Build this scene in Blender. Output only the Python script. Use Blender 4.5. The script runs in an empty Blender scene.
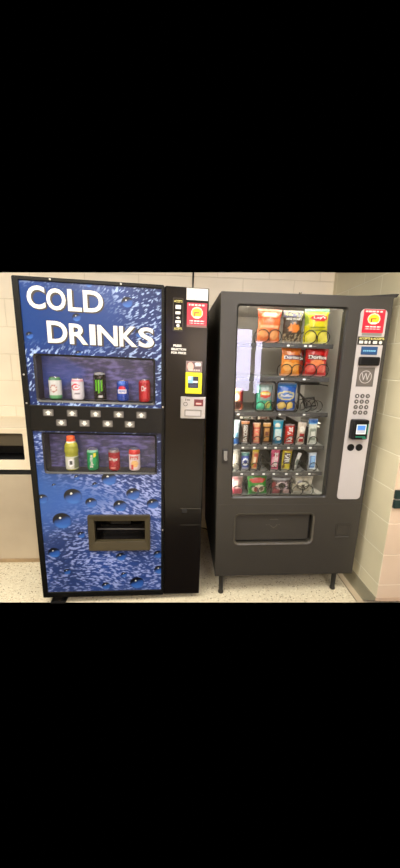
import bpy, math, random
from mathutils import Vector, Matrix, noise
random.seed(7)
PI = math.pi
COL = bpy.context.scene.collection

# ------------------------------------------------------------------ colour and materials
def lin(c):
    return tuple((v / 12.92 if v <= .04045 else ((v + .055) / 1.055) ** 2.4) for v in c)
def rgb(r, g, b): return lin((r / 255, g / 255, b / 255))

def new_mat(name):
    m = bpy.data.materials.new(name); m.use_nodes = True
    nt = m.node_tree; b = nt.nodes['Principled BSDF']
    return m, nt, b
def mat(name, col, rough=.5, metal=0., bump=0., bscale=200., var=0., vscale=6., spec=.5, coat=0.):
    m, nt, b = new_mat(name)
    N, L = nt.nodes, nt.links
    b.inputs['Base Color'].default_value = (*rgb(*col), 1)
    b.inputs['Roughness'].default_value = rough
    b.inputs['Metallic'].default_value = metal
    b.inputs['Specular IOR Level'].default_value = spec
    b.inputs['Coat Weight'].default_value = coat
    tc = N.new('ShaderNodeTexCoord')
    n = N.new('ShaderNodeTexNoise'); n.inputs['Scale'].default_value = vscale; n.inputs['Detail'].default_value = 3
    L.new(tc.outputs['Object'], n.inputs['Vector'])
    mr = N.new('ShaderNodeMapRange'); mr.inputs[1].default_value = .3; mr.inputs[2].default_value = .7
    v = max(var, .02); mr.inputs[3].default_value = 1 - v; mr.inputs[4].default_value = 1 + v
    L.new(n.outputs['Fac'], mr.inputs['Value'])
    mx = N.new('ShaderNodeVectorMath'); mx.operation = 'SCALE'
    mx.inputs[0].default_value = rgb(*col); L.new(mr.outputs[0], mx.inputs['Scale'])
    L.new(mx.outputs[0], b.inputs['Base Color'])
    if bump:
        n2 = N.new('ShaderNodeTexNoise'); n2.inputs['Scale'].default_value = bscale
        L.new(tc.outputs['Object'], n2.inputs['Vector'])
        bp = N.new('ShaderNodeBump'); bp.inputs['Strength'].default_value = bump; bp.inputs['Distance'].default_value = .002
        L.new(n2.outputs['Fac'], bp.inputs['Height']); L.new(bp.outputs[0], b.inputs['Normal'])
    return m
def print_mat(name, rough=.35, spec=.5, coat=0.):
    m, nt, b = new_mat(name)
    a = nt.nodes.new('ShaderNodeVertexColor'); a.layer_name = 'art'
    nt.links.new(a.outputs['Color'], b.inputs['Base Color'])
    b.inputs['Roughness'].default_value = rough; b.inputs['Specular IOR Level'].default_value = spec
    b.inputs['Coat Weight'].default_value = coat
    return m
def glass_mat(name, tint=(1, 1, 1), refl=1.0, rough=.02):
    m = bpy.data.materials.new(name); m.use_nodes = True
    nt = m.node_tree; N, L = nt.nodes, nt.links; N.clear()
    o = N.new('ShaderNodeOutputMaterial'); mx = N.new('ShaderNodeMixShader')
    t = N.new('ShaderNodeBsdfTransparent'); t.inputs[0].default_value = (*tint, 1)
    g = N.new('ShaderNodeBsdfGlossy'); g.inputs['Roughness'].default_value = rough
    f = N.new('ShaderNodeFresnel'); f.inputs[0].default_value = 1.5
    k = N.new('ShaderNodeMath'); k.operation = 'MULTIPLY'; k.inputs[1].default_value = refl
    L.new(f.outputs[0], k.inputs[0]); L.new(k.outputs[0], mx.inputs[0])
    L.new(t.outputs[0], mx.inputs[1]); L.new(g.outputs[0], mx.inputs[2]); L.new(mx.outputs[0], o.inputs[0])
    return m
def emit_mat(name, col, strength):
    m, nt, b = new_mat(name)
    b.inputs['Base Color'].default_value = (*rgb(*col), 1)
    b.inputs['Emission Color'].default_value = (*rgb(*col), 1)
    b.inputs['Emission Strength'].default_value = strength
    return m
def block_mat(name, col, joint, row, xoff, zoff, shift_even):
    """painted concrete block, object coords: x along the wall, z up"""
    m, nt, b = new_mat(name); N, L = nt.nodes, nt.links
    tc = N.new('ShaderNodeTexCoord'); sp = N.new('ShaderNodeSeparateXYZ'); L.new(tc.outputs['Object'], sp.inputs[0])
    ax = N.new('ShaderNodeMath'); ax.operation = 'ADD'; ax.inputs[1].default_value = -xoff + 40 * .4064
    az = N.new('ShaderNodeMath'); az.operation = 'ADD'; az.inputs[1].default_value = -zoff + 20 * row + (row if shift_even else 0)
    L.new(sp.outputs[0], ax.inputs[0]); L.new(sp.outputs[2], az.inputs[0])
    cb = N.new('ShaderNodeCombineXYZ'); L.new(ax.outputs[0], cb.inputs[0]); L.new(az.outputs[0], cb.inputs[1])
    br = N.new('ShaderNodeTexBrick'); L.new(cb.outputs[0], br.inputs['Vector'])
    br.inputs['Scale'].default_value = 1; br.inputs['Mortar Size'].default_value = .0042
    br.inputs['Mortar Smooth'].default_value = .5; br.inputs['Brick Width'].default_value = .4064
    br.inputs['Row Height'].default_value = row; br.offset = .5
    br.inputs['Color1'].default_value = (*rgb(*col), 1)
    c2 = tuple(v * .995 for v in rgb(*col)); br.inputs['Color2'].default_value = (*c2, 1)
    br.inputs['Mortar'].default_value = (*rgb(*joint), 1)
    n = N.new('ShaderNodeTexNoise'); n.inputs['Scale'].default_value = 3.5; n.inputs['Detail'].default_value = 5
    L.new(tc.outputs['Object'], n.inputs['Vector'])
    mr = N.new('ShaderNodeMapRange'); mr.inputs[1].default_value = .3; mr.inputs[2].default_value = .7
    mr.inputs[3].default_value = .93; mr.inputs[4].default_value = 1.05; L.new(n.outputs['Fac'], mr.inputs[0])
    sc = N.new('ShaderNodeVectorMath'); sc.operation = 'SCALE'
    L.new(br.outputs['Color'], sc.inputs[0]); L.new(mr.outputs[0], sc.inputs['Scale']); L.new(sc.outputs[0], b.inputs['Base Color'])
    b.inputs['Roughness'].default_value = .42
    n2 = N.new('ShaderNodeTexNoise'); n2.inputs['Scale'].default_value = 140; L.new(tc.outputs['Object'], n2.inputs['Vector'])
    sub = N.new('ShaderNodeMath'); sub.operation = 'MULTIPLY_ADD'; sub.inputs[1].default_value = .25
    neg = N.new('ShaderNodeMath'); neg.operation = 'MULTIPLY'; neg.inputs[1].default_value = -1.5
    L.new(br.outputs['Fac'], neg.inputs[0]); L.new(n2.outputs['Fac'], sub.inputs[0]); L.new(neg.outputs[0], sub.inputs[2])
    bp = N.new('ShaderNodeBump'); bp.inputs['Strength'].default_value = .5; bp.inputs['Distance'].default_value = .003
    L.new(sub.outputs[0], bp.inputs['Height']); L.new(bp.outputs[0], b.inputs['Normal'])
    return m
def terrazzo_mat():
    m, nt, b = new_mat('terrazzo'); N, L = nt.nodes, nt.links
    tc = N.new('ShaderNodeTexCoord')
    def vor(scale, lo, hi):
        v = N.new('ShaderNodeTexVoronoi'); v.inputs['Scale'].default_value = scale; L.new(tc.outputs['Object'], v.inputs['Vector'])
        s = N.new('ShaderNodeSeparateColor'); L.new(v.outputs['Color'], s.inputs[0])
        r = N.new('ShaderNodeMapRange'); r.inputs[1].default_value = lo; r.inputs[2].default_value = hi; L.new(s.outputs[0], r.inputs[0])
        d = N.new('ShaderNodeMapRange'); d.inputs[1].default_value = .55; d.inputs[2].default_value = .35; L.new(v.outputs['Distance'], d.inputs[0])
        q = N.new('ShaderNodeMath'); q.operation = 'MULTIPLY'; L.new(r.outputs[0], q.inputs[0]); L.new(d.outputs[0], q.inputs[1])
        return q.outputs[0]
    def mix(a, bcol, fac):
        x = N.new('ShaderNodeMix'); x.data_type = 'RGBA'; L.new(fac, x.inputs[0])
        if isinstance(a, tuple): x.inputs[6].default_value = (*a, 1)
        else: L.new(a, x.inputs[6])
        x.inputs[7].default_value = (*bcol, 1); return x.outputs[2]
    c = mix(rgb(200, 190, 163), rgb(214, 206, 180), vor(95, .55, .6))
    c = mix(c, rgb(168, 152, 122), vor(120, .80, .82))
    c = mix(c, rgb(98, 84, 64), vor(105, .92, .93))
    L.new(c, b.inputs['Base Color']); b.inputs['Roughness'].default_value = .38
    return m

M = dict(
    black=mat('black_satin_metal', (16, 15, 14), .42, spec=.3), gloss=mat('black_gloss', (17, 14, 12), .2, spec=.28),
    trim=mat('black_door_trim', (13, 13, 11), .42, var=.05, spec=.22), dark=mat('dark_plastic', (9, 9, 10), .38, spec=.3),
    void=mat('dark_interior', (9, 9, 9), .6), olive=mat('bronze_plastic', (58, 51, 34), .45, var=.08),
    taupe=mat('taupe_metal', (50, 47, 41), .45, spec=.4, bump=.12, bscale=700, var=.03), taupe_side=mat('dark_side_metal', (24, 22, 20), .5),
    taupe_rim=mat('taupe_rim', (70, 66, 57), .4), inner=mat('cabinet_liner', (206, 203, 196), .45, var=.05, vscale=3),
    silver=mat('pale_silver_panel', (170, 165, 163), .38, var=.01), chrome=mat('chrome', (200, 198, 192), .2, 1.),
    steel=mat('brushed_steel', (172, 170, 165), .35, .7), white=mat('white_plastic', (236, 233, 224), .4),
    cream=mat('cream_metal', (216, 202, 174), .4, var=.03), cream_low=mat('cream_stained', (170, 156, 132), .5, var=.07, vscale=4),
    lettering=mat('white_lettering', (208, 206, 198), .4), shadow_ink=mat('brown_ink', (58, 52, 48), .5),
    yellow=mat('yellow_plastic', (204, 204, 18), .4), yellow_ink=mat('yellow_ink', (198, 188, 110), .5), red_ink=mat('red_ink', (206, 36, 50), .4),
    teal=emit_mat('teal_light', (30, 130, 100), .2), blue_screen=emit_mat('blue_screen', (14, 58, 100), .25),
    grey=mat('grey_plastic', (120, 118, 112), .4), rail=mat('shelf_rail', (58, 58, 56), .4), shelf=mat('shelf_metal', (150, 150, 145), .4, .2),
    tag=mat('white_tag', (238, 240, 236), .4), coil=mat('black_wire', (22, 22, 22), .35, .4), cap_orange=mat('orange_cap', (240, 92, 40), .4),
    cap_blue=mat('blue_cap', (40, 110, 190), .4), rim=mat('can_rim', (190, 190, 190), .25, .9), base_grey=mat('grey_vinyl_base', (142, 137, 116), .5, var=.05),
    concrete=mat('beige_concrete', (176, 160, 132), .6, var=.06), brass=mat('brass_divider', (92, 78, 58), .5), green_black=mat('green_black_rubber', (20, 42, 38), .45),
    plug=mat('pale_conduit', (150, 146, 134), .5), ceil=mat('ceiling_white', (225, 220, 208), .8), lamp=emit_mat('lamp_diffuser', (255, 250, 238), 6),
    glow_cool=emit_mat('added_lavender_glow', (222, 216, 246), 30), glow_warm=emit_mat('added_warm_glow', (236, 206, 172), 14), frame=mat('window_frame_grey', (120, 116, 108), .5), ink=mat('grey_ink', (84, 80, 76), .5),
    print=print_mat('printed_sheet', .3), film=print_mat('printed_film', .24), can=print_mat('printed_can', .25), art=print_mat('printed_lexan', .3, .5),
    glass=glass_mat('clear_glass', (.96, .97, .97), .5), glass2=glass_mat('smoked_display_glass', (.95, .95, .97), .5), ring_dark=mat('ring_dark', (26, 25, 26), .4),
    band=mat('dark_label', (34, 32, 26), .4),
)

# ------------------------------------------------------------------ machine frames (origin, yaw, corner quad of the face)
FR = {
 'D': dict(o=(-.9504, 1.7276), a=.0869, w=.98, zb=.044, zt=1.88, q=((.0004, 1.8936), (.9855, 1.8731), (.9711, .0385), (.0024, .0515))),
 'S': dict(o=(.1023, 1.8258), a=.0711, w=.936, zb=.158, zt=1.864, q=((-.01, 1.8623), (.9414, 1.866), (.9279, .1583), (.0149, .1591))),
}
def warp(k, u, z):
    """a machine is a touch out of square: width and height of its face follow its four measured corners"""
    if k is None: return u, z
    F = FR[k]; s = u / F['w']; TL, TR, BR, BL = F['q']
    if z < F['zb']:
        zz = z / F['zb']; t = 0
    else: zz = None; t = (z - F['zb']) / (F['zt'] - F['zb'])
    U = (1 - t) * ((1 - s) * BL[0] + s * BR[0]) + t * ((1 - s) * TL[0] + s * TR[0])
    Z = (1 - t) * ((1 - s) * BL[1] + s * BR[1]) + t * ((1 - s) * TL[1] + s * TR[1])
    if zz is not None: Z *= zz
    return U, Z
def world(k, u, d, z):
    F = FR[k]; U, Z = warp(k, u, z); c, s = math.cos(F['a']), math.sin(F['a'])
    return (F['o'][0] + U * c - d * s, F['o'][1] + U * s + d * c, Z)

# ------------------------------------------------------------------ mesh builder
class MB:
    def __init__(s): s.v, s.f, s.m = [], [], []
    def add(s, vs, fs, mi=0):
        o = len(s.v); s.v += [tuple(p) for p in vs]; s.f += [tuple(i + o for i in f) for f in fs]; s.m += [mi] * len(fs); return s
    def box(s, x0, x1, y0, y1, z0, z1, mi=0, skip=''):
        vs = [(x, y, z) for x in (x0, x1) for y in (y0, y1) for z in (z0, z1)]
        F = {'l': (0, 1, 3, 2), 'r': (4, 6, 7, 5), 'f': (0, 4, 5, 1), 'b': (2, 3, 7, 6), 'd': (0, 2, 6, 4), 't': (1, 5, 7, 3)}
        return s.add(vs, [F[k] for k in F if k not in skip], mi)
    def tube(s, pts, r, n=8, mi=0, cap=True):
        pts = [Vector(p) for p in pts]; vs = []; fs = []; rr = r if isinstance(r, (list, tuple)) else [r] * len(pts)
        up = Vector((0, 0, 1))
        for i, p in enumerate(pts):
            t = (pts[min(i + 1, len(pts) - 1)] - pts[max(i - 1, 0)]).normalized()
            a = t.cross(up) if abs(t.dot(up)) < .95 else t.cross(Vector((1, 0, 0)))
            a.normalize(); b = t.cross(a)
            for k in range(n):
                q = 2 * PI * k / n; vs.append(p + (a * math.cos(q) + b * math.sin(q)) * rr[i])
        for i in range(len(pts) - 1):
            for k in range(n): fs.append((i * n + k, i * n + (k + 1) % n, (i + 1) * n + (k + 1) % n, (i + 1) * n + k))
        if cap: fs += [tuple(range(n))[::-1], tuple((len(pts) - 1) * n + k for k in range(n))]
        return s.add(vs, fs, mi)
    def build(s, name, m, parent=None, warpk=None, bevel=0., smooth=False, seg=2):
        me = bpy.data.meshes.new(name)
        vs = s.v
        if warpk: vs = [(lambda w: (w[0], y, w[1]))(warp(warpk, x, z)) for x, y, z in vs]
        me.from_pydata(vs, [], s.f); me.validate(); me.update()
        for q in (m if isinstance(m, (list, tuple)) else [m]): me.materials.append(q)
        for p, mi in zip(me.polygons, s.m): p.material_index = mi; p.use_smooth = smooth
        o = bpy.data.objects.new(name, me); COL.objects.link(o)
        if parent: o.parent = parent
        if bevel:
            b = o.modifiers.new('bevel', 'BEVEL'); b.width = bevel; b.segments = seg; b.limit_method = 'ANGLE'; b.angle_limit = .6
            b.harden_normals = False
        return o

def rrect(u0, u1, z0, z1, r, n=6):
    r = max(r, 1e-4); pts = []
    for cx, cz, a0 in ((u1 - r, z1 - r, 0), (u0 + r, z1 - r, PI / 2), (u0 + r, z0 + r, PI), (u1 - r, z0 + r, 1.5 * PI)):
        for i in range(n + 1):
            a = a0 + PI / 2 * i / n; pts.append((cx + r * math.cos(a), cz + r * math.sin(a)))
    return pts
def ring(mb, outer, inner, y0, y1, mi=0, yin=None):
    """plate with a hole; y0 front, y1 back; yin = front depth at the inner edge (a sloped rim)"""
    n = len(outer); yin = y0 if yin is None else yin
    vs = [(x, y0, z) for x, z in outer] + [(x, yin, z) for x, z in inner] + [(x, y1, z) for x, z in outer] + [(x, y1, z) for x, z in inner]
    fs = []
    for i in range(n):
        j = (i + 1) % n
        fs += [(i, n + i, n + j, j), (2 * n + i, 2 * n + j, 3 * n + j, 3 * n + i), (i, j, 2 * n + j, 2 * n + i), (n + i, 3 * n + i, 3 * n + j, n + j)]
    return mb.add(vs, fs, mi)
def slab(mb, pts, y0, y1, mi=0):
    n = len(pts); vs = [(x, y0, z) for x, z in pts] + [(x, y1, z) for x, z in pts]
    fs = [tuple(range(n)), tuple(range(2 * n - 1, n - 1, -1))] + [(i, n + i, n + (i + 1) % n, (i + 1) % n) for i in range(n)]
    return mb.add(vs, fs, mi)
def disc(u, z, r, n=20): return [(u + r * math.cos(2 * PI * i / n), z + r * math.sin(2 * PI * i / n)) for i in range(n)]

# text -> 2D triangles fitted to a rectangle
_tc = {}
def text2d(s, bold=.02, spacing=1.):
    k = (s, bold, spacing)
    if k in _tc: return _tc[k]
    c = bpy.data.curves.new('lettering', 'FONT'); c.body = s; c.size = 1; c.offset = bold; c.space_character = spacing; c.resolution_u = 4
    o = bpy.data.objects.new('lettering', c); COL.objects.link(o)
    dg = bpy.context.evaluated_depsgraph_get(); dg.update()
    me = o.evaluated_get(dg).to_mesh()
    vs = [(v.co.x, v.co.y) for v in me.vertices]; fs = [tuple(p.vertices) for p in me.polygons]
    o.evaluated_get(dg).to_mesh_clear(); bpy.data.objects.remove(o); bpy.data.curves.remove(c)
    x0 = min(v[0] for v in vs); x1 = max(v[0] for v in vs); y0 = min(v[1] for v in vs); y1 = max(v[1] for v in vs)
    vs = [((x - x0) / (x1 - x0), (y - y0) / (y1 - y0)) for x, y in vs]
    _tc[k] = (vs, fs); return _tc[k]
def put_text(mb, s, u0, u1, z0, z1, y, mi=0, bold=.02, surf=None, shear=0., spacing=1.):
    vs, fs = text2d(s, bold, spacing); P = []
    for a, b in vs:
        x = u0 + a * (u1 - u0) + shear * (b - .5) * (z1 - z0); z = z0 + b * (z1 - z0)
        P.append(surf(x, z) if surf else (x, y, z))
    return mb.add(P, fs, mi)

def set_art(o, cols):
    me = o.data; at = me.color_attributes.new('art', 'FLOAT_COLOR', 'POINT')
    flat = []
    for c in cols: flat += [c[0], c[1], c[2], 1.]
    at.data.foreach_set('color', flat)
def sheet(name, u0, u1, z0, z1, y, step, fn, parent, k, holes=(), m=None):
    """flat printed sheet: fn(s,t) in metres from lower left -> linear rgb"""
    nx = max(2, round((u1 - u0) / step)); nz = max(2, round((z1 - z0) / step)); vs, cs, fs = [], [], []
    for j in range(nz + 1):
        for i in range(nx + 1):
            u = u0 + (u1 - u0) * i / nx; z = z0 + (z1 - z0) * j / nz
            vs.append((u, y, z)); cs.append(fn(u, z))
    for j in range(nz):
        for i in range(nx):
            cu = u0 + (u1 - u0) * (i + .5) / nx; cz = z0 + (z1 - z0) * (j + .5) / nz
            if any(h[0] < cu < h[1] and h[2] < cz < h[3] for h in holes): continue
            a = j * (nx + 1) + i; fs.append((a, a + 1, a + nx + 2, a + nx + 1))
    mb = MB(); mb.add(vs, fs); o = mb.build(name, m or M['print'], parent, k); set_art(o, cs); return o
def layers(base, ls, nz=0., ns=1.):
    """ls: ('r',s0,s1,t0,t1,col) or ('e',cs,ct,rs,rt,col) in 0..1 coordinates"""
    def f(s, t, seed=0.):
        c = rgb(*base)
        for q in ls:
            if q[0] == 'r' and q[1] <= s <= q[2] and q[3] <= t <= q[4]: c = rgb(*q[5])
            elif q[0] == 'e' and ((s - q[1]) / q[3]) ** 2 + ((t - q[2]) / q[4]) ** 2 <= 1: c = rgb(*q[5])
        if nz:
            n = 1 + nz * noise.noise(Vector((s * 7 * ns, t * 9 * ns, seed)))
            c = tuple(max(0, v * n) for v in c)
        return c
    return f

def empty(name, loc=(0, 0, 0), rz=0.):
    o = bpy.data.objects.new(name, None); o.empty_display_size = .1; COL.objects.link(o); o.location = loc; o.rotation_euler.z = rz; return o
def tag(o, label, cat, group=None):
    o['label'] = label; o['category'] = cat
    if group: o['group'] = group
    return o
def structure(o): o['kind'] = 'structure'; return o
def part(o, label): o['label'] = label; return o

# ================================================================== SETTING
YB, AB = 2.718, .06                     # back wall: y = YB + tan(AB) * x
WX, WY, AW = 1.104, 1.719, .065         # outer corner of the right wall, which runs back from it
cream_c, joint_c = (220, 210, 182), (196, 184, 148)
m_back = block_mat('painted_block_back', (224, 211, 186), (211, 198, 172), .2055, .108, 1.935, False)
m_right = block_mat('painted_block_side', (220, 211, 180), (236, 230, 206), .2032, .2, 0.0, True)
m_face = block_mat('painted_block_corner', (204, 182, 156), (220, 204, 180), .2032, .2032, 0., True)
# back wall: built up to the height the photograph takes in
def wall(name, origin, rz, x0, x1, ztop0, ztop1, m, th=.12, b0=0., b1=0.):
    mb = MB()
    vs = [(x0, 0, b0), (x1, 0, b1), (x1, 0, ztop1), (x0, 0, ztop0), (x0, th, b0), (x1, th, b1), (x1, th, ztop1), (x0, th, ztop0)]
    mb.add(vs, [(0, 1, 2, 3), (5, 4, 7, 6), (4, 0, 3, 7), (1, 5, 6, 2), (3, 2, 6, 7), (4, 5, 1, 0)])
    o = mb.build(name, m); o.location = origin; o.rotation_euler.z = rz; return structure(o)
zt_b = lambda x: 2.173 + .0364 * x
wall('wall_back', (0, YB, 0), AB, -2.5, 1.045, zt_b(-2.5), zt_b(1.045), m_back)
# right wall: object x axis runs back from the corner
L_r = 1.062
wall('wall_right', (WX, WY, 0), PI / 2 + AW, 0, L_r, 1.947, 2.208, m_right, th=-.12, b0=.095)
wall('wall_right_return', (WX + .001, WY - .001, 0), AW, 0, 1.3, 1.947, 1.99, m_face, th=.1, b0=.095, b1=.07)
# floor
mb = MB(); mb.add([(-2.6, 1.694, 0), (2.5, 1.857, 0), (2.5, 3.0, 0), (-2.6, 3.0, 0), ],
                 [(0, 1, 2, 3)])
M['terrazzo'] = terrazzo_mat()
structure(mb.build('floor', M['terrazzo']))
# concrete border beside the right wall, with its divider strip
def rwp(s, off, z): # s metres behind the corner, off metres left of the wall
    return (WX - math.sin(AW) * s - math.cos(AW) * off, WY + math.cos(AW) * s - math.sin(AW) * off, z)
mb = MB()
pts = [rwp(.09, .0, 0), rwp(.095, .051, 0), rwp(1.05, .03, 0), rwp(1.05, 0, 0)]
mb.add([(p[0], p[1], .0025) for p in pts], [(0, 3, 2, 1)]); structure(mb.build('trim_1', M['concrete']))
mb = MB()
for a, b in (((.097, .051), (1.05, .03)),):
    p = [rwp(a[0], a[1], 0), rwp(a[0], a[1] + .006, 0), rwp(b[0], b[1] + .006, 0), rwp(b[0], b[1], 0)]
    mb.add([(q[0], q[1], .003) for q in p], [(0, 1, 2, 3)])
structure(mb.build('trim_2', M['brass']))
# cove base
mb = MB(); prof = [(0.0, .112), (.002, .112), (.004, .1), (.004, .02), (.005, .012), (.007, .003), (.008, .0)]
ss = [0.0, .12, L_r]; vs = [rwp(s, p[0], p[1] if j else max(p[1], .095)) for j, s in enumerate(ss) for p in prof]; n = len(prof)
mb.add(vs, [(j * n + i, j * n + i + 1, j * n + n + i + 1, j * n + n + i) for j in (0, 1) for i in range(n - 1)])
structure(mb.build('baseboard_right', M['base_grey']))
mb = MB()
def rfp(s, off, z): return (WX + math.cos(AW) * s + math.sin(AW) * off, WY + math.sin(AW) * s - math.cos(AW) * off, z)
vs = [rfp(s, p[0], max(p[1], .095 if s < 0 else .07)) for s in (-.007, 1.3) for p in prof]
mb.add(vs, [(i, n + i, n + i + 1, i + 1) for i in range(n - 1)])
structure(mb.build('baseboard_right_return', mat('pinkish_vinyl_base', (176, 152, 128), .5)))

# the rest of the room, behind the camera: opposite wall, ceiling, floor, lamps, and bright panes added for the reflections
mb = MB(); mb.box(-3.2, 4.2, -2.4, -2.3, 0, 2.72)
structure(mb.build('wall_front', mat('painted_wall_front', (206, 186, 156), .6, var=.04)))
mb = MB(); mb.box(-3.2, 4.2, -2.3, 1.3, 2.72, 2.78)
structure(mb.build('ceiling', M['ceil']))
mb = MB(); mb.box(-3.2, 4.2, -2.3, .55, -.05, 0)
structure(mb.build('floor_front', M['terrazzo']))
def win(name, x0, x1, z0, z1, pane='glow_cool'):
    f = MB(); ring(f, rrect(x0 - .05, x1 + .05, z0 - .05, z1 + .05, .001, 1), rrect(x0, x1, z0, z1, .001, 1), -2.3, -2.27)
    fo = structure(f.build(name, M['frame']))
    p = MB(); p.box(x0, x1, -2.298, -2.293, z0, z1); p.build('added_glow_pane', M[pane], fo)
    return fo
win('added_window_1', 1.2, 1.50, 1.0, 2.1)  # added glowing pane, unseen, placed to be mirrored in the snack glass
win('added_window_3', 1.58, 1.70, .95, 1.9)  # second added pane, for the white wedge mirrored beside it
e = tag(empty('added_blue_glow', (.165, -2.3, 1.90)), 'small added blue glow panel behind the viewer, there to be mirrored in the black column', 'glow panel')
MB().box(-.09, .09, 0, .03, 0, .14).build('glow_box', M['black'], e); MB().box(-.08, .08, .03, .034, .01, .13).build('glow_face', emit_mat('blue_glow_face', (10, 60, 220), 22), e)  # added emitter, unseen, giving the column its blue reflection
win('added_window_2', .46, .80, 1.5, 2.1, 'glow_warm')  # added warm emitter, unseen, for the tan reflection in the column
def ceiling_lamp(x, y, w, d, lab, en=41):
    e = tag(empty('ceiling_light', (x, y, 2.72)), lab, 'ceiling light', 'ceiling lights behind the viewer')
    f = MB(); ring(f, rrect(-w / 2 - .03, w / 2 + .03, -d / 2 - .03, d / 2 + .03, .001, 1), rrect(-w / 2, w / 2, -d / 2, d / 2, .001, 1), 0, .03)
    f.v = [(a, c, -b) for a, b, c in f.v]; f.build('lamp_frame', M['white'], e)
    g = MB(); g.box(-w / 2, w / 2, -d / 2, d / 2, -.018, -.01); g.build('lamp_diffuser', M['lamp'], e)
    l = bpy.data.lights.new('ceiling_lamp', 'AREA'); l.shape = 'RECTANGLE'; l.size = w; l.size_y = d; l.energy = en; l.color = (1, .95, .87)
    lo = bpy.data.objects.new('lamp_glow', l); COL.objects.link(lo); lo.parent = e; lo.location = (0, 0, -.03)
for (x, y, lab) in ((-.85, .55, 'flat white ceiling light nearest the drinks machine'), (.95, .55, 'flat white ceiling light nearest the snack machine'),
                    (-.85, -1.2, 'flat white ceiling light at the rear left of the room'), (.95, -1.2, 'flat white ceiling light at the rear right of the room')):
    ceiling_lamp(x, y, .6, 1.1, lab)
ceiling_lamp(-2.4, .45, .6, 1.1, 'added flat white ceiling light farthest to the left, brightening the right wall', 66)  # extra lamp added to lift the light on the right wall

# ================================================================== DRINKS MACHINE
D = tag(empty('drinks_vending_machine', (*FR['D']['o'], 0), FR['D']['a']), 'tall black and blue COLD DRINKS vending machine with printed water design', 'vending machine')
K = 'D'
WIN1 = (.070, .698, 1.260, 1.509); WIN2 = (.077, .706, .855, 1.090); SLOT = (.302, .665, .372, .597); BTN = (.028, .740, 1.100, 1.242)
MB().box(0, .98, .12, .80, .044, 1.88).build('cabinet', M['black'], D, K, bevel=.006)
mb = MB(); ring(mb, rrect(0, .748, .044, 1.88, .008), rrect(.031, .733, .080, 1.862, .004), -.004, .12)
mb.build('door_frame', M['trim'], D, K, bevel=.003)
MB().box(.752, .98, 0, .12, .044, 1.878).build('control_column', M['gloss'], D, K, bevel=.005)
MB().box(.7485, .7515, .01, .12, .05, 1.875).build('door_seam', M['void'], D, K)

def ss_(a, b, x): t = min(1, max(0, (x - a) / (b - a))); return t * t * (3 - 2 * t)
def mixc(a, b, t): return tuple(p + (q - p) * t for p, q in zip(a, b))
DROPS = [(.221, .714, .055), (.323, .674, .036), (.432, .823, .046), (.351, .786, .018), (.49, .655, .042), (.568, .731, .043), (.684, .668, .038),
         (.149, .56, .058), (.048, .698, .033), (.2535, .468, .024), (.0874, .351, .038), (.155, .22, .022), (.486, .317, .032), (.581, .132, .046),
         (.722, .222, .034), (.387, .115, .028), (.501, .191, .02), (.558, .788 + 1., .03), (.62, 1.638, .026), (.30, 1.70, .022), (.06, 1.60, .02),
         (.30, 1.52, .016), (.37, 1.865, .02), (.715, .33, .03), (.25, .83, .016), (.12, .78, .014)]
BL = dict(deep=rgb(8, 22, 62), mid=rgb(16, 50, 116), pale=rgb(158, 182, 222), lil=rgb(146, 158, 206), top=rgb(4, 48, 108))
def water(u, z):
    # streaks radiate from the upper left block; ripples lie flatter low down
    up = ss_(.9, 1.25, z)
    def streak(ang, fl, fc, sd):
        c, s = math.cos(ang), math.sin(ang); a = u * c + z * s; b = -u * s + z * c
        b += .006 * noise.noise(Vector((a * 22, b * 9, sd + 5)))
        return noise.noise(Vector((a * fl, b * fc, sd))) + .45 * noise.noise(Vector((a * fl * 1.9, b * fc * 2.1, sd + 3)))
    wd = .5 + .5 * max(-1, min(1, 2.6 * noise.noise(Vector((u * 2.3, z * 2.3, 21)))))
    n = up * (wd * streak(.95, 46, 135, 1.5) + (1 - wd) * streak(.45, 46, 135, 6.5)) + (1 - up) * (wd * streak(-.45, 42, 130, 11.5) + (1 - wd) * streak(.15, 42, 130, 16.5))
    n *= 1.15
    big = noise.noise(Vector((u * 3.6, z * 3.6, 7))) * .5 + .5
    st = ss_(-.02 + .16 * up, .42 + .06 * up, n + .55 * (big - .5))
    base = mixc(BL['deep'], BL['mid'], ss_(.25, .75, big))
    calm = ss_(-.05, .18, .62 - u - .5 * abs(z - 1.66)) * ss_(1.5, 1.6, z) * (1 - ss_(1.80, 1.86, z) * .5)     # plain blue behind the start of the words
    smooth_mid = ss_(.34, .08, abs(z - .70) + .42 * u)                                                   # smoother water under the lower window
    amp = (1 - .96 * calm) * (1 - .9 * smooth_mid) * (.55 + .75 * big)
    col = mixc(base, mixc(BL['lil'], BL['pale'], up), min(1, st * amp))
    col = mixc(col, BL['top'], calm * .9)
    col = mixc(col, rgb(42, 88, 160), .7 * smooth_mid * (1 - calm))
    if z < .75:
        col = mixc(col, rgb(86, 112, 180), .18 * ss_(.75, .5, z))  # paler low down: light reflected off the panel is put into the print
    for du, dz, r in DROPS:
        if abs(u - du) < r * 1.15 and abs(z - dz) < r * 1.1:
            x, y = (u - du) / r, (z - dz) / r * 1.12; q = math.hypot(x, y)
            if q < 1:
                dk = ss_(-.25, .55, (y * .85 - x * .35)) ; k2 = ss_(1, .9, q)
                inner = mixc(rgb(40, 80, 150), rgb(10, 12, 22), min(1, dk * 1.1 + .45 * ss_(.7, 1, q)))
                inner = mixc(inner, rgb(60, 112, 186), ss_(.2, .9, -y) * .6)
                if math.hypot(x + .18, y - .34) < .12: inner = rgb(200, 200, 190)
                col = mixc(col, inner, k2)
    return col
sheet('graphic_panel', .031, .733, .080, 1.862, .004, .0032, water, D, K, holes=(WIN1, WIN2, SLOT, BTN), m=M['art'])
part(bpy.data.objects['graphic_panel'], 'blue printed panel of rippling water and droplets')
mb = MB(); mb.box(.031, .733, .018, .02, .08, 1.862)
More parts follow.
